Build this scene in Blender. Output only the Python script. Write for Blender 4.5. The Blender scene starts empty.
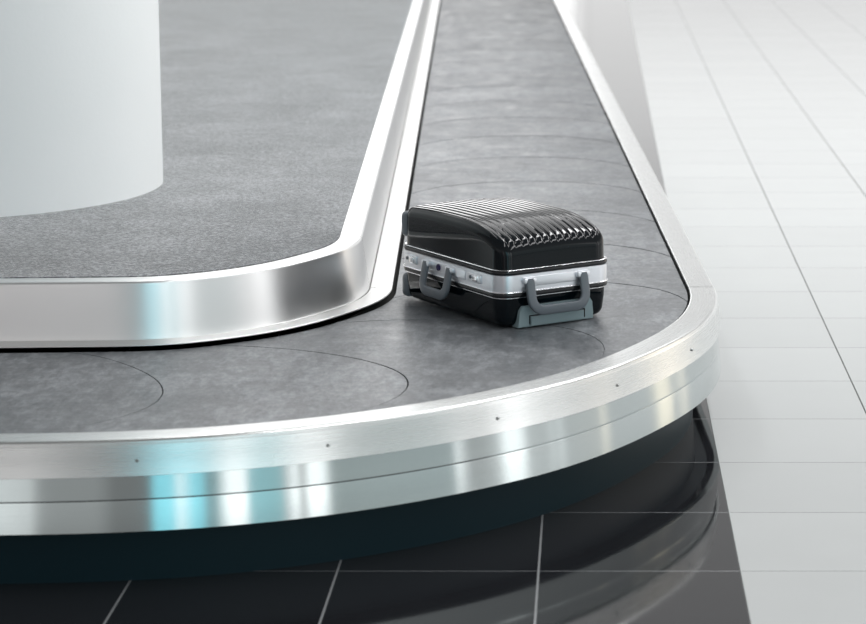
import bpy, bmesh, math, random
from mathutils import Vector
from math import sin, cos, pi, radians, sqrt
random.seed(4)
SC = bpy.context.scene
COL = SC.collection

# ------------------------------------------------------------------ camera
TILT = math.asin(356 / 2432.4)
FPX = 2432.4 * cos(TILT)
CAM_H = 1.695
cam = bpy.data.cameras.new('camera')
cam_o = bpy.data.objects.new('camera', cam)
COL.objects.link(cam_o)
SC.camera = cam_o
cam.sensor_width = 36
cam.lens = 36 * FPX / 866
cam_o.location = (0, 0, CAM_H)
cam_o.rotation_euler = (pi / 2 - TILT, 0, 0)
cam.shift_x = -(591.8 - 433) / 866
cam.shift_y = -(312 - 176) / 866
cam.clip_end = 200
cam.dof.use_dof = True
cam.dof.focus_distance = 6.75
cam.dof.aperture_fstop = 4.5

# ------------------------------------------------------------------ world: pale hall all round, brightest at the far end
W = bpy.data.worlds.new('hall')
SC.world = W
W.use_nodes = True
nt = W.node_tree
N, L = nt.nodes, nt.links
N.clear()


def wmath(op, a, b=None, c=None):
    n = N.new('ShaderNodeMath')
    n.operation = op
    for i, v in enumerate((a, b, c)):
        if v is None:
            continue
        if isinstance(v, (int, float)):
            n.inputs[i].default_value = v
        else:
            L.new(v, n.inputs[i])
    return n.outputs[0]


def wramp(fac, stops, interp='LINEAR'):
    n = N.new('ShaderNodeValToRGB')
    n.color_ramp.interpolation = interp
    e = n.color_ramp.elements
    while len(e) > 1:
        e.remove(e[-1])
    for i, (p, c) in enumerate(stops):
        if i == 0:
            e[0].position = p
            el = e[0]
        else:
            el = e.new(p)
        if isinstance(c, (int, float)):
            c = (c, c, c)
        el.color = (*c, 1)
    L.new(fac, n.inputs[0])
    return n.outputs[0]


tc = N.new('ShaderNodeTexCoord')
sp = N.new('ShaderNodeSeparateXYZ')
L.new(tc.outputs['Generated'], sp.inputs[0])
elev = wmath('MULTIPLY_ADD', wmath('ARCSINE', sp.outputs[2]), 1 / pi, 0.5)   # 0 nadir, .5 horizon, 1 zenith
azim = wmath('MULTIPLY_ADD', wmath('ARCTAN2', sp.outputs[0], wmath('MULTIPLY', sp.outputs[1], -1)), 0.5 / pi, 0.5)
# azim: .5 looks to -Y (behind the camera), .75 looks to +X, .25 to -X, 0/1 looks to +Y


def EL(d):
    return 0.5 + d / 180


def AZ(d):                      # degrees from -Y, towards +X
    return 0.5 + d / 360


far_c = wramp(elev, [(0, .3), (EL(0), 1.0), (EL(7), 1.0), (EL(11), .72), (EL(16), .38), (EL(30), .30), (1, .25)])
near_v = wramp(elev, [(0, .08), (EL(0), .42), (EL(6), .46), (EL(14), .52), (EL(32), .42), (1, .25)])
cy = (.30, 1.35, 1.6)
streaks_a = wramp(azim, [  # made-up light streaks painted into the world for the steel to reflect
    (0, 0), (AZ(-75), 0.0), (AZ(-50), .3), (AZ(-16), 0.05), (AZ(-15), (1.0, .25, .2)), (AZ(-13), 0.02), (AZ(-10.3), .1), (AZ(-9.8), 1.2), (AZ(-6.5), 1.2), (AZ(-6), .28), (AZ(2), .28), (AZ(4), .05),
    (AZ(10.3), 0.03), (AZ(11), cy), (AZ(15.2), cy), (AZ(15.6), 2.2), (AZ(16.6), 2.2), (AZ(17), cy), (AZ(19.5), cy), (AZ(20.5), (.06, .3, .35)), (AZ(23.6), (.08, .38, .42)),
    (AZ(24.2), 2.4), (AZ(28.2), 2.4), (AZ(28.8), (.2, .75, .85)), (AZ(35.5), (.1, .55, .62)), (AZ(36.4), 0.1), (AZ(36.9), 2.5), (AZ(38.4), 2.5), (AZ(38.8), .05), (AZ(40), .05)])
streaks_b = wramp(azim, [
    (AZ(40), 0), (AZ(40.5), 2.5), (AZ(43.5), 2.5), (AZ(44), (.05, .12, .12)), (AZ(69), (.10, .18, .19)), (AZ(69.6), 1.6), (AZ(71.3), 1.6), (AZ(72), .15), (AZ(74.6), .2), (AZ(75), 1.3), (AZ(75.8), .2),
    (AZ(79), .5), (AZ(80), 1.1), (AZ(81), 2.4), (AZ(85.5), 2.4), (AZ(86.2), .5), (AZ(91.5), .35), (AZ(92), 1.3), (AZ(93.4), .3), (AZ(96), .9), (AZ(97.5), .2),
    (AZ(109), (.25, .22, .18)), (AZ(110), (1.5, 1.25, .95)), (AZ(112), .1), (AZ(125), .1), (AZ(126), (2.2, 1.8, 1.25)), (AZ(129.5), (1.8, 1.45, 1.0)), (AZ(130.5), .1), (AZ(135), (1.2, 1, .75)), (AZ(137), .1), (1, 0)])
sa = N.new('ShaderNodeMix')
sa.data_type = 'RGBA'
sa.blend_type = 'ADD'
sa.inputs[0].default_value = 1
L.new(streaks_a, sa.inputs[6])
L.new(streaks_b, sa.inputs[7])
streaks = sa.outputs[2]
band = wramp(elev, [(EL(-1), 0), (EL(0), 1), (EL(14), 1), (EL(24), 0)])
mixy = wmath('MULTIPLY_ADD', sp.outputs[1], 0.5, 0.5)
mixr = wramp(mixy, [(.35, 0), (.8, 1)])
mx = N.new('ShaderNodeMix')
mx.data_type = 'RGBA'
L.new(mixr, mx.inputs[0])
side = N.new('ShaderNodeMix')
side.data_type = 'RGBA'
side.blend_type = 'MULTIPLY'
side.inputs[0].default_value = 1
L.new(near_v, side.inputs[6])
L.new(wramp(sp.outputs[0], [(0, .7), (.25, .85), (.8, 1.25), (1, 1.25)]), side.inputs[7])
L.new(side.outputs[2], mx.inputs[6])
fs_ = N.new('ShaderNodeMix')
fs_.data_type = 'RGBA'
fs_.blend_type = 'MULTIPLY'
fs_.inputs[0].default_value = 1
L.new(far_c, fs_.inputs[6])
L.new(wramp(wmath('MULTIPLY_ADD', sp.outputs[0], .5, .5), [(.25, .4), (.36, .42), (.46, 1), (1, 1)]), fs_.inputs[7])
L.new(fs_.outputs[2], mx.inputs[7])
mu = N.new('ShaderNodeMix')
mu.data_type = 'RGBA'
mu.blend_type = 'MULTIPLY'
mu.inputs[0].default_value = 1
L.new(streaks, mu.inputs[6])
L.new(band, mu.inputs[7])
ad = N.new('ShaderNodeMix')
ad.data_type = 'RGBA'
ad.blend_type = 'ADD'
ad.inputs[0].default_value = 1
L.new(mx.outputs[2], ad.inputs[6])
L.new(mu.outputs[2], ad.inputs[7])
# bright patch added to the world beyond the carousel, for the lid ribs to reflect
az2 = wmath('MULTIPLY', wmath('ARCTAN2', sp.outputs[0], sp.outputs[1]), 180 / pi)      # degrees from +Y towards +X


def between(x, lo, hi, soft):
    n_ = N.new('ShaderNodeMapRange')
    n_.interpolation_type = 'SMOOTHSTEP'
    L.new(x, n_.inputs[0])
    n_.inputs[1].default_value, n_.inputs[2].default_value = lo - soft, lo
    m_ = N.new('ShaderNodeMapRange')
    m_.interpolation_type = 'SMOOTHSTEP'
    L.new(x, m_.inputs[0])
    m_.inputs[1].default_value, m_.inputs[2].default_value = hi, hi + soft
    m_.inputs[3].default_value, m_.inputs[4].default_value = 1, 0
    return wmath('MULTIPLY', n_.outputs[0], m_.outputs[0])


eld = wmath('MULTIPLY', wmath('ARCSINE', sp.outputs[2]), 180 / pi)
end_glow = wmath('MULTIPLY', wmath('MULTIPLY', between(az2, -9, -1.6, 1.6), between(eld, 4, 12, 2.5)), 2.2)
ad2 = N.new('ShaderNodeMix')
ad2.data_type = 'RGBA'
ad2.blend_type = 'ADD'
ad2.inputs[0].default_value = 1
L.new(ad.outputs[2], ad2.inputs[6])
L.new(end_glow, ad2.inputs[7])
ad = ad2
bg = N.new('ShaderNodeBackground')
bg.inputs[1].default_value = 1.0
L.new(ad.outputs[2], bg.inputs[0])
out = N.new('ShaderNodeOutputWorld')
L.new(bg.outputs[0], out.inputs[0])


def area(name, loc, sx, sy, power, col=(1, 1, 1), aim=None):
    li = bpy.data.lights.new(name, 'AREA')
    li.shape = 'RECTANGLE'
    li.size = sx
    li.size_y = sy
    li.energy = power
    li.color = col
    o = bpy.data.objects.new(name, li)
    o.location = loc
    if aim:
        o.rotation_euler = (Vector(aim) - Vector(loc)).to_track_quat('-Z', 'Y').to_euler()
    COL.objects.link(o)
    return o


area('overhead_fill', (1.5, 15, 5.5), 9, 8, 350)  # unseen overhead panel, added to brighten the far end
for lx_, ly_, lw_ in ((1.5, 4.6, 75), (4.5, 4.6, 60), (-4.5, 11, 30), (-1.5, 10, 55), (1.5, 9.5, 110), (4.5, 9.5, 110)):  # unseen strip lamps added overhead for floor light and lid highlights
    area('overhead_fill', (lx_, ly_, 5.2), .5, 4.2, lw_)

SC.view_settings.view_transform = 'Standard'
SC.view_settings.look = 'None'
SC.view_settings.exposure = 0.0
SC.view_settings.gamma = 1
SC.view_settings.use_curve_mapping = False


# ------------------------------------------------------------------ materials
def mat(name, base=(.5, .5, .5), metal=0, rough=.5, **kw):
    m = bpy.data.materials.new(name)
    m.use_nodes = True
    b = m.node_tree.nodes['Principled BSDF']
    if isinstance(base, (int, float)):
        base = (base,) * 3
    b.inputs['Base Color'].default_value = (*base, 1)
    b.inputs['Metallic'].default_value = metal
    b.inputs['Roughness'].default_value = rough
    for k, v in kw.items():
        b.inputs[k.replace('_', ' ')].default_value = v
    return m


class NT:
    """short-hand for building a material's nodes"""
    def __init__(s, m):
        s.t = m.node_tree
        s.b = s.t.nodes['Principled BSDF']

    def n(s, kind, **kw):
        x = s.t.nodes.new(kind)
        for k, v in kw.items():
            setattr(x, k, v)
        return x

    def set(s, inp, v):
        if isinstance(v, bpy.types.NodeSocket):
            s.t.links.new(v, inp)
        elif isinstance(v, (tuple, list)) and len(v) == 3 and inp.type == 'RGBA':
            inp.default_value = (*v, 1)
        else:
            inp.default_value = v

    def m(s, op, a, b=None, c=None):
        x = s.n('ShaderNodeMath', operation=op)
        for i, v in enumerate((a, b, c)):
            if v is not None:
                s.set(x.inputs[i], v)
        return x.outputs[0]

    def ramp(s, fac, stops):
        x = s.n('ShaderNodeValToRGB')
        e = x.color_ramp.elements
        e[0].position, e[1].position = stops[0][0], stops[-1][0]
        for i, (p, c) in enumerate(stops):
            el = e[0] if i == 0 else (e[len(e) - 1] if i == len(stops) - 1 else e.new(p))
            if isinstance(c, (int, float)):
                c = (c, c, c)
            el.color = (*c, 1)
        s.set(x.inputs[0], fac)
        return x.outputs[0]

    def mix(s, fac, a, b):
        x = s.n('ShaderNodeMix', data_type='RGBA')
        s.set(x.inputs[0], fac)
        s.set(x.inputs[6], a)
        s.set(x.inputs[7], b)
        return x.outputs[2]

    def noise(s, scale, vec=None, detail=2, rough=.5, stretch=None, kind='Object'):
        if vec is None:
            vec = s.n('ShaderNodeTexCoord').outputs[kind]
        if stretch:
            mp = s.n('ShaderNodeMapping')
            mp.inputs['Scale'].default_value = stretch
            s.set(mp.inputs[0], vec)
            vec = mp.outputs[0]
        x = s.n('ShaderNodeTexNoise')
        s.set(x.inputs['Vector'], vec)
        x.inputs['Scale'].default_value = scale
        x.inputs['Detail'].default_value = detail
        x.inputs['Roughness'].default_value = rough
        return x.outputs['Fac']

    def bump(s, h, strength, dist):
        x = s.n('ShaderNodeBump')
        x.inputs['Strength'].default_value = strength
        x.inputs['Distance'].default_value = dist
        s.set(x.inputs['Height'], h)
        s.set(s.b.inputs['Normal'], x.outputs[0])


def tile_floor(name, pitch, tile, vary, grout_long, grout_cross, gw_long, gw_cross, rough, spec=.5):
    """square stone tiles laid along world X/Y, with their own grout colours per direction"""
    m = mat(name, tile, 0, rough)
    g = NT(m)
    geo = g.n('ShaderNodeNewGeometry')
    sep = g.n('ShaderNodeSeparateXYZ')
    g.set(sep.inputs[0], geo.outputs['Position'])
    fx = g.m('DIVIDE', g.m('SUBTRACT', sep.outputs[0], .3375), pitch)
    fy = g.m('DIVIDE', g.m('SUBTRACT', sep.outputs[1], 5.298), .470)
    ix, iy = g.m('ROUND', fx), g.m('ROUND', fy)
    dx = g.m('MULTIPLY', g.m('ABSOLUTE', g.m('SUBTRACT', fx, ix)), pitch)
    dy = g.m('MULTIPLY', g.m('ABSOLUTE', g.m('SUBTRACT', fy, iy)), .470)
    lx = g.m('LESS_THAN', dx, gw_long / 2)
    ly = g.m('LESS_THAN', dy, gw_cross / 2)
    cb = g.n('ShaderNodeCombineXYZ')
    g.set(cb.inputs[0], g.m('FLOOR', fx))
    g.set(cb.inputs[1], g.m('FLOOR', fy))
    wn = g.n('ShaderNodeTexWhiteNoise', noise_dimensions='2D')
    g.set(wn.inputs['Vector'], cb.outputs[0])
    nz = g.noise(3.0, geo.outputs['Position'], 5, .65)
    t0 = tuple(c * (1 - vary) for c in tile)
    t1 = tuple(min(1, c * (1 + vary)) for c in tile)
    v = g.m('ADD', g.m('MULTIPLY', wn.outputs['Value'], .6), g.m('MULTIPLY', nz, .4))
    c = g.mix(v, t0, t1)
    c = g.mix(ly, c, grout_cross)
    if name.startswith('polished_dark'):        # the joint towards the white tiles is black
        lx = g.m('MULTIPLY', lx, g.m('GREATER_THAN', g.m('ABSOLUTE', ix), .5))
    c = g.mix(lx, c, grout_long)
    g.set(g.b.inputs['Base Color'], c)
    anyg = g.m('MAXIMUM', lx, ly)
    r = g.m('ADD', g.m('MULTIPLY', nz, .08), rough - .04)
    g.set(g.b.inputs['Roughness'], g.mix(anyg, r, (.25, .25, .25)))
    g.b.inputs['Specular IOR Level'].default_value = spec
    g.bump(g.m('SUBTRACT', g.m('MULTIPLY', nz, .15), anyg), .12, .0005)
    return m


M = {}
M['dark_tile'] = tile_floor('polished_dark_tile', .459, (.017, .018, .021), .3, (.30, .31, .32), (.22, .23, .24), .005, .003, .06, 1.0)
M['white_tile'] = tile_floor('polished_white_tile', .455, (.55, .57, .57), .04, (.012, .022, .018), (.13, .14, .14), .0048, .0030, .14)


def steel(name, base, rough, aniso=.7, brush=.25):
    m = mat(name, base, 1, rough)
    g = NT(m)
    uv = g.n('ShaderNodeUVMap')
    br = g.noise(1.0, uv.outputs[0], 3, .6, (6, 900, 1))
    big = g.noise(1.0, uv.outputs[0], 3, .55, (2.5, 8, 1))
    r = g.m('ADD', g.m('MULTIPLY', br, .10), g.m('MULTIPLY_ADD', big, .10, rough - .10))
    g.set(g.b.inputs['Roughness'], r)
    g.b.inputs['Anisotropic'].default_value = aniso
    g.b.inputs['Anisotropic Rotation'].default_value = .25
    tg = g.n('ShaderNodeTangent', direction_type='UV_MAP')
    g.set(g.b.inputs['Tangent'], tg.outputs[0])
    c0 = tuple(x * .96 for x in base)
    g.set(g.b.inputs['Base Color'], g.mix(big, c0, base))
    g.bump(g.m('ADD', g.m('MULTIPLY', br, .15), big), brush, .002)
    return m


M['steel'] = steel('brushed_steel', (.72, .735, .73), .27, .6, .07)
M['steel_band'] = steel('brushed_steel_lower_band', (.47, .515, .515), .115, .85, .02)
M['steel_wall'] = steel('brushed_steel_wall', (.84, .845, .845), .34, .6, .05)
M['steel_top'] = steel('brushed_steel_flange', (.84, .84, .83), .34, .4, .05)
M['kick'] = mat('dark_kick_plate', (.002, .018, .026), 0, .45, Specular_IOR_Level=.3)
M['screw'] = mat('screw_steel', (.45, .46, .46), 1, .35)
M['gap'] = mat('black_gap', .004, 0, .8)


def rubber():
    m = mat('worn_rubber', (.05, .05, .055), 0, .5)
    g = NT(m)
    geo = g.n('ShaderNodeNewGeometry')
    P = geo.outputs['Position']
    n1 = g.noise(2.2, P, 6, .65)
    n2 = g.noise(9.0, P, 6, .7, (1, .45, 1))
    n3 = g.noise(90, P, 3, .6, (1, .35, 1))
    oi = g.n('ShaderNodeObjectInfo')
    n4 = g.noise(24.0, P, 5, .75, (1, .5, 1))
    v = g.m('ADD', g.m('MULTIPLY', n1, .30), g.m('ADD', g.m('MULTIPLY', n2, .25), g.m('ADD', g.m('MULTIPLY', n3, .15), g.m('MULTIPLY', n4, .30))))
    c = g.ramp(v, [(.38, (.052, .060, .069)), (.5, (.136, .146, .157)), (.62, (.30, .318, .34))])
    c = g.mix(g.m('MULTIPLY', oi.outputs['Random'], .25), c, (.08, .086, .093))
    g.set(g.b.inputs['Base Color'], c)
    g.set(g.b.inputs['Roughness'], g.ramp(n2, [(.3, .30), (.7, .48)]))
    g.b.inputs['Specular IOR Level'].default_value = .5
    wv = g.noise(5.0, P, 3, .5, (.6, 1.6, 1))
    g.bump(g.m('ADD', g.m('MULTIPLY', wv, 1.6), g.m('ADD', n2, g.m('MULTIPLY', n3, .35))), .45, .006)
    return m


M['rubber'] = rubber()


def carpet():
    m = mat('grey_carpet', (.12, .12, .13), 0, .9)
    g = NT(m)
    P = g.n('ShaderNodeNewGeometry').outputs['Position']
    n1 = g.noise(130, P, 2, .85)
    n2 = g.noise(60, P, 4, .8)
    n0 = g.noise(3, P, 4, .6)
    v = g.m('ADD', g.m('MULTIPLY', n1, .5), g.m('ADD', g.m('MULTIPLY', n2, .35), g.m('MULTIPLY', n0, .15)))
    g.set(g.b.inputs['Base Color'], g.ramp(v, [(.43, (.014, .017, .022)), (.5, (.085, .091, .102)), (.57, (.36, .37, .395))]))
    g.b.inputs['Sheen Weight'].default_value = .9
    g.b.inputs['Sheen Roughness'].default_value = .28
    g.bump(v, .6, .004)
    return m


M['carpet'] = carpet()


def plaster():
    m = mat('painted_plaster', (.70, .74, .75), 0, .55)
    g = NT(m)
    P = g.n('ShaderNodeNewGeometry').outputs['Position']
    n = g.noise(60, P, 4, .6)
    g.set(g.b.inputs['Base Color'], g.mix(g.noise(3, P, 3), (.86, .89, .895), (.90, .92, .925)))
    g.bump(n, .15, .003)
    return m


M['plaster'] = plaster()
M['gloss_black'] = mat('gloss_black_shell', (.0015, .004, .006), 0, .05, IOR=1.35)
M['black_trim'] = mat('black_trim', (.006, .007, .009), 0, .25)
M['chrome'] = mat('polished_trim', (.9, .9, .92), 1, .12)
M['alu'] = mat('satin_aluminium', (.78, .80, .84), .85, .33)
M['grey_plastic'] = mat('grey_plastic', (.115, .135, .155), 0, .38)
M['grey_panel'] = mat('grey_panel', (.22, .29, .31), 0, .40)
M['wheel'] = mat('dark_wheel', (.03, .03, .035), 0, .5)
M['lock_hole'] = mat('lock_blue', (.03, .02, .09), .4, .25)


# ------------------------------------------------------------------ helpers
def link(name, me, m=None, parent=None, smooth=True):
    o = bpy.data.objects.new(name, me)
    COL.objects.link(o)
    if m is not None:
        me.materials.append(m)
    if parent:
        o.parent = parent
    for p in me.polygons:
        p.use_smooth = smooth
    return o


def from_pydata(name, vs, fs, m, parent=None, smooth=True, uvs=None):
    me = bpy.data.meshes.new(name)
    me.from_pydata(vs, [], fs)
    if uvs:
        ul = me.uv_layers.new(name='UVMap')
        for lp in me.loops:
            ul.data[lp.index].uv = uvs[lp.vertex_index]
    me.update()
    return link(name, me, m, parent, smooth)


def from_bm(name, bm, m, parent=None, smooth=True):
    me = bpy.data.meshes.new(name)
    bmesh.ops.recalc_face_normals(bm, faces=bm.faces)
    bm.to_mesh(me)
    bm.free()
    return link(name, me, m, parent, smooth)


def empty(name, loc=(0, 0, 0), rz=0):
    o = bpy.data.objects.new(name, None)
    o.empty_display_size = .1
    COL.objects.link(o)
    o.location = loc
    o.rotation_euler = (0, 0, rz)
    return o


def tag(o, label=None, cat=None, group=None, kind=None):
    for k, v in (('label', label), ('category', cat), ('group', group), ('kind', kind)):
        if v:
            o[k] = v
    return o


def sharp(o, deg=35):
    """flat shading across creases"""
    me = o.data
    bm = bmesh.new()
    bm.from_mesh(me)
    a = radians(deg)
    for e in bm.edges:
        if len(e.link_faces) == 2 and e.calc_face_angle(0) > a:
            e.smooth = False
    bm.to_mesh(me)
    bm.free()
    return o


# ------------------------------------------------------------------ setting
def slab(name, x0, x1, y0, y1, m):
    bm = bmesh.new()
    bmesh.ops.create_cube(bm, size=1)
    for v in bm.verts:
        v.co = Vector((x0 if v.co.x < 0 else x1, y0 if v.co.y < 0 else y1, -.05 if v.co.z < 0 else 0))
    o = from_bm(name, bm, m, None, False)
    return tag(o, kind='structure')


BX = .3375
f1 = slab('floor', -30, BX, -12, 60, M['dark_tile'])
f2 = slab('floor', BX, 40, -12, 60, M['white_tile'])

# ------------------------------------------------------------------ carousel
C0 = Vector((-1.3252, 6.8336))
PHI = .0503
LEG = 1.6          # length of the front leg between the two bends
FAR = 24.0
RM = 1.18          # middle of the belt
KN = [0, 15, 30, 45, 60, 75, 90]
DV = [0, -.0045, -.0123, .0038, .0122, .0150, .0074]


DVI = [0, -.006, -.018, -.012, -.001, .010, .002]


def delta(t, r=2.0):
    D = DV if r > 1.2 else DVI
    t = max(0, min(90, t))
    i = min(int(t // 15), 5)
    def y(j):
        return D[max(0, min(6, j))]
    m0 = (y(i + 1) - y(i - 1)) / 2
    m1 = (y(i + 2) - y(i)) / 2
    if i == 0:
        m0 = 0
    if i == 5:
        m1 = 0
    k = (t - 15 * i) / 15
    return (2*k**3-3*k*k+1)*y(i) + (k**3-2*k*k+k)*m0 + (-2*k**3+3*k*k)*y(i+1) + (k**3-k*k)*m1


S1 = RM * pi / 2               # end of first bend
S2 = S1 + LEG                  # start of second bend
S3 = S2 + RM * pi / 2          # end of second bend


def path(s, r):
    """plan point at arc length s (measured at the belt's middle) and distance r from the bend centre"""
    if s <= 0:
        u, v = r, -s
    elif s <= S1:
        t = s / RM
        rr = r + delta(math.degrees(t), r)
        u, v = rr * cos(t), -rr * sin(t)
    elif s <= S2:
        u, v = -(s - S1), -(r + delta(90, r))
    elif s <= S3:
        t = (S3 - s) / RM
        rr = r + delta(math.degrees(t), r)
        u, v = -LEG - rr * cos(t), -rr * sin(t)
    else:
        u, v = -LEG - r, s - S3
    c, sn = cos(PHI), sin(PHI)
    return C0.x + c * u - sn * v, C0.y + sn * u + c * v


def svals(a, b):
    out = [a]
    marks = []
    for lo, hi, st in ((-FAR, -1, 1.0), (-1, 0, .25), (0, S1, RM * radians(2.0)), (S1, S2, .2), (S2, S3, RM * radians(3)), (S3, S3 + FAR, 1.0)):
        n = max(1, int(round((hi - lo) / st)))
        marks += [lo + (hi - lo) * k / n for k in range(n)]
    out += [m for m in marks if a + 1e-4 < m < b - 1e-4]
    out.append(b)
    return out


def sweep(name, prof, a, b, m, parent, close=False):
    """sweep a cross-section [(radius, z), ...] along the path from a to b, with uv along / across"""
    ss = svals(a, b)
    P = list(prof) + ([prof[0]] if close else [])
    acc = [0]
    for i in range(1, len(P)):
        acc.append(acc[-1] + math.dist(P[i], P[i - 1]))
    vs, uvs, fs = [], [], []
    k = len(P)
    for s in ss:
        for j, (r, z) in enumerate(P):
            x, y = path(s, r)
            vs.append((x, y, z))
            uvs.append((s, acc[j]))
    for i in range(len(ss) - 1):
        for j in range(k - 1):
            p = i * k + j
            fs.append((p, p + 1, p + k + 1, p + k))
    if close:
        fs.append(tuple(range(k - 2, -1, -1)))
        q = (len(ss) - 1) * k
        fs.append(tuple(q + j for j in range(k - 1)))
    me = bpy.data.meshes.new(name)
    me.from_pydata(vs, [], fs)
    ul = me.uv_layers.new(name='UVMap')
    for lp in me.loops:
        ul.data[lp.index].uv = uvs[lp.vertex_index]
    me.update()
    bm = bmesh.new()
    bm.from_mesh(me)
    bmesh.ops.recalc_face_normals(bm, faces=bm.faces)
    bm.to_mesh(me)
    bm.free()
    return sharp(link(name, me, m, parent), 7)


car = empty('baggage_carousel', (C0.x, C0.y, 0), PHI)
tag(car, 'long baggage carousel with brushed steel rims and overlapping grey rubber belt plates', 'baggage carousel')
INV = None


def adopt(o):
    """parts are modelled in world space; keep them there under the turned empty"""
    from mathutils import Matrix
    mi = (Matrix.Translation(car.location) @ Matrix.Rotation(PHI, 4, 'Z')).inverted()
    o.data.transform(mi)
    o.data.update()
    o.parent = car
    return o


def csweep(name, prof, a, b, m, close=False, label=None):
    o = sweep(name, prof, a, b, m, None, close)
    adopt(o)
    if label:
        o['label'] = label
    return o


G = .0018
ZR = .345        # rim height
RO_A, RO_C, RO_M, RO_B = 1.6095, 1.688, 1.697, 1.692


def arc(cx, cz, r, a0, a1, n):
    return [(cx + r * cos(radians(a0 + (a1 - a0) * i / n)), cz + r * sin(radians(a0 + (a1 - a0) * i / n))) for i in range(n + 1)]


# outer rim: flat flange, rolled lip, leaning upper band
rim_prof = [(RO_A, .318), (RO_A, .341)] + arc(RO_A + .003, ZR - .004, .003, 180, 90, 3) + \
    arc(RO_C - .009, ZR - .010, .009, 90, 4, 14) + [(RO_C + .0015, .331), (RO_C + .005, .303), (RO_M - .0003, .2645), (RO_M, .263), (RO_M - .002, .262), (RO_M - .008, .262)]
SE = S3 + FAR
js = [-FAR, -12, -6, 0, S1 + .35, S2, S3, S3 + 6, S3 + 12, SE]
for a, b in zip(js[:-1], js[1:]):
    csweep('rim_section', rim_prof, a + G, b - G, M['steel'])
# lower band, set a few millimetres back
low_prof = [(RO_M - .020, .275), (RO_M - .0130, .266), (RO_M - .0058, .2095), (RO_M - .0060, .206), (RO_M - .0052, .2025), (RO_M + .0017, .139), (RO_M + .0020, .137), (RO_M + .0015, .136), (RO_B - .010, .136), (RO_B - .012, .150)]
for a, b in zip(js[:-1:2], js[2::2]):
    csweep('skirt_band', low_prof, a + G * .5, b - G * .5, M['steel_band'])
# dark kick plate to the floor
csweep('kick_plate', [(1.60, .25), (1.66, .142), (1.626, .132), (1.618, .0)], -FAR, SE, M['kick'])
# dark under-tray that closes the gap between the rims below the belt
csweep('belt_tray', [(RO_A + .03, .312), (.68, .312), (.68, .29), (RO_A + .03, .29)], -FAR, SE, M['gap'], True)
# inner lower curb plate: flat plate with a thin turned-down edge over a dark gap
ZP = .3515
curb = [(.682, ZP - .002)] + [(.685, ZP), (.739, ZP)] + arc(.7435, ZP - .0025, .0025, 90, 0, 3) + [(.746, .3480), (.742, .3460), (.70, .3455)]
ji = [-FAR, -12, -6, 0, S1 + .8, S3, S3 + 6, SE]
for a, b in zip(ji[:-1], ji[1:]):
    csweep('curb_plate', curb, a + G, b - G, M['steel_top'])
# inner upright wall with its top flange
ZW = .5025
wall = [(.6815, .335), (.6800, .35), (.6612, ZW - .009)] + arc(.653, ZW - .008, .008, 4, 90, 14) + [(.597, ZW), (.593, ZW - .003), (.593, .48)]
for a, b in zip(ji[:-1], ji[1:]):
    csweep('island_rim', wall, a + G, b - G, M['steel_wall'])
# carpeted island
vs = []
ring = [path(s, .597) for s in svals(-FAR, SE)]
bm = bmesh.new()
top = [bm.verts.new((x, y, ZW + .002)) for x, y in ring]
bot = [bm.verts.new((x, y, ZW - .004)) for x, y in ring]
bm.faces.new(top)
bm.faces.new(list(reversed(bot)))
n = len(top)
for i in range(n):
    j = (i + 1) % n
    bm.faces.new((top[i], bot[i], bot[j], top[j]))
o = from_bm('carpet_top', bm, M['carpet'], None, False)
adopt(o)
o['label'] = 'grey speckled carpet covering the raised island'

# screws in the upper band
def screw_at(px_s, z):
    x, y = path(px_s, RO_C + .0060 + .0015)
    x0, y0 = path(px_s, 1.0)
    d = Vector((x - x0, y - y0, 0)).normalized()
    bm = bmesh.new()
    bmesh.ops.create_cone(bm, cap_ends=True, segments=20, radius1=.0042, radius2=.0030, depth=.003)
    bmesh.ops.create_cone(bm, cap_ends=True, segments=6, radius1=.0016, radius2=.0016, depth=.0042)
    q = d.to_track_quat('Z', 'Y')
    for v in bm.verts:
        v.co = q @ v.co + Vector((x, y, z))
    adopt(from_bm('screw', bm, M['screw'], None, False))


for ang in (22, 37.5, 52.5, 67.6, 82):
    screw_at(RM * radians(ang), .297)

# belt plates: overlapping rubber crescents
R_IN, R_OUT, BZ = .757, 1.602, .3350
tips = [-.16 - .665 * k for k in range(1, 36)][::-1] + [-.16] + [RM * radians(a) for a in (21.5, 51.7, 79)]
t = tips[-1]
while t < SE - 1:
    t += .60 if t < S3 else .665
    tips.append(t)


def crescent(r):
    d = abs(r - RM)
    R = .45
    return R - sqrt(max(0, R * R - min(d, .435) ** 2))


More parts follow.
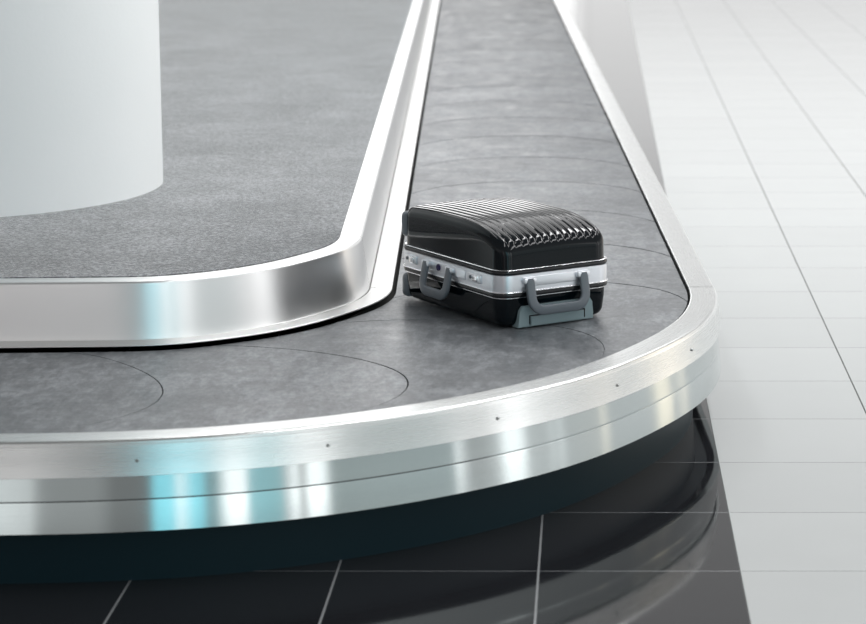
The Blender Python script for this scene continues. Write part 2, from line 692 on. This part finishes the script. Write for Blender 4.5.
NR = 32
GAPS = {}
for a, b in zip(tips[:-1], tips[1:]):
    gap = .011 if abs(b - RM * radians(49.5)) < .01 else (random.choice((.0022, .003, .0036)) if b > .3 else random.choice((.003, .0045, .006, .0075)))
    vs, uvs, fs = [], [], []
    bend = a < S3 + .3 and b > -.8
    ns = 22 if bend else 6
    for i in range(ns + 1):
        f = i / ns
        for j in range(NR + 1):
            r = R_IN + (R_OUT - R_IN) * j / NR
            s = a + (b - gap - a) * f + crescent(r)
            x, y = path(s, r)
            z = BZ + .0014 + .0005 * f
            vs.append((x, y, z))
    K = NR + 1
    nb = len(vs)
    vs += [(x, y, z - .0048) for x, y, z in vs]
    for i in range(ns):
        for j in range(NR):
            p = i * K + j
            fs.append((p, p + K, p + K + 1, p + 1))
            q = p + nb
            fs.append((q, q + 1, q + K + 1, q + K))
    for j in range(NR):
        fs.append((j, j + 1, j + 1 + nb, j + nb))
        p = ns * K + j
        fs.append((p + 1, p, p + nb, p + 1 + nb))
    for i in range(ns):
        p = i * K
        fs.append((p + K, p, p + nb, p + K + nb))
        p = i * K + NR
        fs.append((p, p + K, p + K + nb, p + nb))
    o = from_pydata('belt_plate', vs, fs, M['rubber'])
    sharp(o, 40)
    adopt(o)

# ------------------------------------------------------------------ round column standing on the island
bm = bmesh.new()
seg = 128
cxc, cyc, rc = -2.125, 7.816, .706
prev = None
for z in (ZW + .002, 1.5, 3.5, 6.0):
    ringv = [bm.verts.new((rc * cos(2 * pi * i / seg), rc * sin(2 * pi * i / seg), z - ZW - .002)) for i in range(seg)]
    if prev:
        for i in range(seg):
            bm.faces.new((prev[i], prev[(i + 1) % seg], ringv[(i + 1) % seg], ringv[i]))
    else:
        bm.faces.new(list(reversed(ringv)))
    prev = ringv
bm.faces.new(prev)
colm = from_bm('round_column', bm, M['plaster'])
colm.location = (cxc, cyc, ZW + .002)
sharp(colm, 40)
tag(colm, 'thick round white plastered column rising from the carpeted island', 'column')

# ------------------------------------------------------------------ suitcase
SW, SL = .181, .272                 # half width (x), half length (y); front short side at -y
suit = empty('suitcase', (-.247, 6.655, BZ + .0020), radians(34))
tag(suit, 'glossy black hard-shell suitcase with ribbed lid and silver frame lying on the belt', 'suitcase')
RC = .045                          # corner radius in plan


def rrect(inset, n=10, rc=None, out=0):
    """rounded rectangle loop"""
    w, l = SW - inset + out, SL - inset + out
    r = max(.004, (RC if rc is None else rc) - inset + out)
    pts = []
    for cx, cy, a0 in ((w - r, l - r, 0), (-w + r, l - r, 90), (-w + r, -l + r, 180), (w - r, -l + r, 270)):
        for i in range(n + 1):
            a = radians(a0 + 90 * i / n)
            pts.append((cx + r * cos(a), cy + r * sin(a)))
    return pts


def ring_mesh(name, levels, m, parent, cap_top=False, cap_bot=False, n=10, closed=False):
    """levels: [(outward offset, z)]"""
    bm = bmesh.new()
    loops = []
    for off, z in levels:
        loops.append([bm.verts.new((x, y, z)) for x, y in rrect(0, n, None, off)])
    k = len(loops[0])
    pairs = list(zip(loops[:-1], loops[1:])) + ([(loops[-1], loops[0])] if closed else [])
    for A, B in pairs:
        for i in range(k):
            bm.faces.new((A[i], A[(i + 1) % k], B[(i + 1) % k], B[i]))
    if cap_bot:
        bm.faces.new(list(reversed(loops[0])))
    if cap_top:
        bm.faces.new(loops[-1])
    return sharp(from_bm(name, bm, m, parent), 50)


def band_ring(name, off, z0, z1, m, parent, depth=.006, bulge=.0):
    e = min(.0012, (z1 - z0) * .3)
    lv = [(off - depth, z0), (off - e, z0), (off + bulge * .6, z0 + e), (off + bulge, (z0 + z1) / 2), (off + bulge * .6, z1 - e), (off - e, z1), (off - depth, z1)]
    return ring_mesh(name, lv, m, parent, closed=True)


# lower shell
Z1, Z2, Z3, Z4, Z5, Z6 = .085, .093, .100, .149, .160, .165
low = []
for i in range(9):
    a = radians(90 * i / 8)
    low.append((-.028 + .024 * sin(a) - .004, .004 + .028 * (1 - cos(a))))
low.append((-.004, .060))
low.append((-.003, Z1 + .004))
ring_mesh('lower_shell', low, M['gloss_black'], suit, cap_bot=True, cap_top=True)
band_ring('lower_trim', .000, Z1 - .0015, Z1 + .0015, M['chrome'], suit)
band_ring('lower_seal', .0015, Z1 + .0015, Z3, M['black_trim'], suit, .008, .004)
fr = band_ring('metal_frame', .002, Z3, Z4, M['alu'], suit, .012, .0025)
band_ring('frame_edge', .0065, Z3 - .001, Z3 + .003, M['chrome'], fr, .006, .0005)
band_ring('upper_seal', .0015, Z4, Z5, M['black_trim'], suit, .008, .004)
band_ring('upper_trim', .0025, Z5, Z5 + .0035, M['chrome'], suit, .006, .001)


# ribbed lid
def make_lid():
    NX, NY = 180, 90
    m0 = .80
    NRIB = 15
    vs, fs = [], []
    W0, L0 = SW - .003, SL - .003
    zf = Z5 + .003
    for j in range(NY + 1):
        b = -1 + 2 * j / NY
        for i in range(NX + 1):
            a = -1 + 2 * i / NX
            mm = max(abs(a), abs(b), 1e-6)
            # profile: m 0..m0 the top, m0..1 the fillet and the side
            if mm <= m0:
                ins = None
                f = mm / m0
            # side / fillet profile
            FR = .022
            w_top, l_top = W0 - FR - .001, L0 - FR - .001
            if mm <= m0:
                w, l, rc2 = w_top * mm / m0, l_top * mm / m0, max(.001, .022 * mm / m0)
                drop, side = 0, 0
            else:
                t = (mm - m0) / (1 - m0)
                if t < .6:
                    an = radians(90 * t / .6)
                    w = w_top + FR * sin(an)
                    l = l_top + FR * sin(an)
                    drop = FR * (1 - cos(an))
                    side = 0
                else:
                    k = (t - .6) / .4
                    w, l = w_top + FR + .001 * k, l_top + FR + .001 * k
                    drop = FR
                    side = k
                rc2 = .022 + (w - w_top)
            px_, py_ = a / mm * w, b / mm * l
            qx = max(-(w - rc2), min(w - rc2, px_))
            qy = max(-(l - rc2), min(l - rc2, py_))
            dx, dy = px_ - qx, py_ - qy
            dl = math.hypot(dx, dy)
            if dl > 1e-9 and mm > 1e-5:
                mxn = max(abs(dx), abs(dy))
                if abs(dx) > 1e-9 and abs(dy) > 1e-9:
                    f = mxn / dl
                    px_, py_ = qx + dx * f, qy + dy * f
            X, Y = px_, py_
            # arched crown: high in the middle, falling towards both short ends
            yn = Y / L0
            crown = .108 - (.050 if Y < 0 else .010) * abs(yn) ** (3.0 if Y < 0 else 2.6) + .006 * (1 - (X / W0) ** 2)
            z = zf + crown - drop
            if side > 0:
                z = (zf + crown - drop) * (1 - side) + zf * side
            # ribs
            rx = X / (W0 - .010)
            if abs(rx) < 1:
                ph = (rx * .5 + .5) * NRIB
                prof = 1 - (1 - abs(sin(pi * ph))) ** 3
                edge = 1.0 if abs(rx) < .97 else (1 - abs(rx)) / .03
                # ribs end on the rounded shoulder of the short ends
                e2 = max(0.0, min(1.0, (L0 - .0085 - abs(Y)) / .011))
                if side > 0:
                    e2 = 0
                z += .0036 * prof * edge * e2 * e2 * (3 - 2 * e2)
            vs.append((X, Y, z))
    K = NX + 1
    for j in range(NY):
        for i in range(NX):
            p = j * K + i
            fs.append((p, p + 1, p + K + 1, p + K))
    o = from_pydata('ribbed_lid', vs, fs, M['gloss_black'], suit)
    return o


make_lid()


def tube(bm, pts, rw, rh, seg=10, up=Vector((0, 0, 1))):
    """flattened tube along a polyline"""
    pts = [Vector(p) for p in pts]
    rings = []
    for i, p in enumerate(pts):
        d = (pts[min(i + 1, len(pts) - 1)] - pts[max(i - 1, 0)]).normalized()
        s = d.cross(up)
        if s.length < 1e-4:
            s = Vector((1, 0, 0))
        s.normalize()
        t = s.cross(d).normalized()
        ring_ = []
        for k in range(seg):
            a = 2 * pi * k / seg
            ca, sa = cos(a), sin(a)
            e = .55
            cx = math.copysign(abs(ca) ** e, ca)
            sx = math.copysign(abs(sa) ** e, sa)
            ring_.append(bm.verts.new(p + s * cx * rw + t * sx * rh))
        rings.append(ring_)
    for A, B in zip(rings[:-1], rings[1:]):
        for k in range(seg):
            bm.faces.new((A[k], A[(k + 1) % seg], B[(k + 1) % seg], B[k]))
    bm.faces.new(list(reversed(rings[0])))
    bm.faces.new(rings[-1])


def rbox(bm, c, s, bev=.002, seg=3):
    r = bmesh.ops.create_cube(bm, size=1)
    vv = r['verts']
    for v in vv:
        v.co = Vector((v.co.x * s[0] + c[0], v.co.y * s[1] + c[1], v.co.z * s[2] + c[2]))
    ee = {e for v in vv for e in v.link_edges}
    bmesh.ops.bevel(bm, geom=list(ee), offset=bev, segments=seg, affect='EDGES', profile=.5)


def carry_handle(side, along0, along1, zt, zb, outw, name):
    """U handle hanging from two pivots; side 'front' = -y face, 'left' = -x face"""
    def P(a, o_, z):
        return (a, -SL - o_, z) if side == 'front' else (-SW - o_, a, z)
    h = empty(name, P((along0 + along1) / 2, 0, zt))
    h.parent = suit
    me_pts = []
    lo, hi = along0, along1
    R = .034 if side == 'front' else .026
    path_ = [(lo, .012, zt + .006), (lo, .016, zt - .004)]
    for i in range(9):
        a = radians(180 + 90 * i / 8)
        path_.append((lo + R + R * cos(a), outw, zb + R + R * sin(a)))
    for i in range(9):
        a = radians(270 + 90 * i / 8)
        path_.append((hi - R + R * cos(a), outw, zb + R + R * sin(a)))
    path_ += [(hi, .016, zt - .004), (hi, .012, zt + .006)]
    # outward swing grows from the pivot down to the grip
    pp = []
    for a, o_, z in path_:
        k = max(0, min(1, (zt + .006 - z) / (zt + .006 - zb)))
        pp.append(P(a, .011 + (outw - .011) * k, z))
    up = Vector((0, 1, 0)) if side == 'front' else Vector((1, 0, 0))
    bm = bmesh.new()
    tube(bm, pp, .0135, .0065, 16, up)
    base = Vector(h.location)
    for v in bm.verts:
        v.co -= base
    sharp(from_bm('grip', bm, M['grey_plastic'], h), 60)
    for a in (lo, hi):
        bm = bmesh.new()
        sz = (.040, .018, .016) if side == 'front' else (.018, .038, .016)
        c = Vector(P(a, .0085, zt + .001)) - base
        rbox(bm, c, sz, .0045, 4)
        from_bm('pivot_block', bm, M['alu'], h)
    return h


carry_handle('front', -.095, .078, .130, .050, .030, 'carry_handle')
carry_handle('left', -.026, .102, .130, .058, .028, 'carry_handle')


# raised aluminium plates and locks on the frame
def plate(name, side, a, z, la, lz, th, m, off=.004, bev=.004, parent=None):
    bm = bmesh.new()
    if side == 'front':
        rbox(bm, (a, -SL - off, z), (la, th, lz), min(bev, th * .45), 3)
    else:
        rbox(bm, (-SW - off, a, z), (th, la, lz), min(bev, th * .45), 3)
    return sharp(from_bm(name, bm, m, parent or suit), 50)


plate('mounting_plate', 'front', -.006, .127, .215, .028, .006, M['alu'])
plate('mounting_plate', 'left', -.0, .127, .20, .028, .006, M['alu'])


def disc(name, side, a, z, r, th, m, off, parent=None):
    bm = bmesh.new()
    bmesh.ops.create_cone(bm, cap_ends=True, segments=24, radius1=r, radius2=r * .85, depth=th)
    d = Vector((0, -1, 0)) if side == 'front' else Vector((-1, 0, 0))
    q = d.to_track_quat('Z', 'Y')
    c = Vector((a, -SL - off, z)) if side == 'front' else Vector((-SW - off, a, z))
    for v in bm.verts:
        v.co = q @ v.co + c
    return sharp(from_bm(name, bm, m, parent or suit), 40)


disc('lock_dial', 'left', .042, .127, .0105, .004, M['lock_hole'], .0075)
for a in (-.150, .196):
    k = plate('latch', 'left', a, .127, .066 if a < 0 else .060, .025, .008, M['alu'], .005)
    plate('latch_lever', 'left', a - .008, .127, .024, .017, .006, M['chrome'], .009, .003, k)
    disc('latch_keyhole', 'left', a + .018, .128, .0055, .003, M['grey_plastic'], .0095, k)

# telescopic handle housing on the front short side
def ushape(name, pts, m, th, off, parent):
    bm = bmesh.new()
    A = [bm.verts.new((x, -SL - off, z)) for x, z in pts]
    B = [bm.verts.new((x, -SL - off + th, z)) for x, z in pts]
    bm.faces.new(A)
    bm.faces.new(list(reversed(B)))
    n_ = len(A)
    for i in range(n_):
        bm.faces.new((A[i], A[(i + 1) % n_], B[(i + 1) % n_], B[i]))
    bmesh.ops.bevel(bm, geom=[e for e in bm.edges if all(v in A for v in e.verts)], offset=.0015, segments=2, affect='EDGES')
    return sharp(from_bm(name, bm, m, parent), 30)


hs = ushape('handle_housing', [(-.128, .003), (.116, .003), (.116, .020), (.114, .050), (.106, .061), (-.113, .061), (-.121, .050), (-.126, .016)], M['grey_panel'], .03, .0045, suit)
ushape('recess', [(-.094, .008), (.090, .008), (.090, .036), (-.094, .036)], M['black_trim'], .004, .0055, hs)
ushape('pull_handle', [(-.090, .006), (.082, .006), (.082, .031), (-.090, .031)], M['grey_panel'], .008, .011, hs)

# wheel housings at the far short side
for sx in (-1, 1):
    for zc in (.042, .218):
        bm = bmesh.new()
        rbox(bm, (sx * (SW - .030), SL - .017, zc), (.056, .040, .070 if zc < .1 else .074), .016, 5)
        w = from_bm('wheel_housing', bm, M['grey_plastic'], suit)
        if zc < .1:
            bm = bmesh.new()
            bmesh.ops.create_cone(bm, cap_ends=True, segments=28, radius1=.022, radius2=.022, depth=.018)
            for v in bm.verts:
                v.co = Vector((v.co.z + sx * (SW - .034), v.co.y + SL + .002, v.co.x + zc - .012))
            sharp(from_bm('wheel', bm, M['wheel'], w), 40)
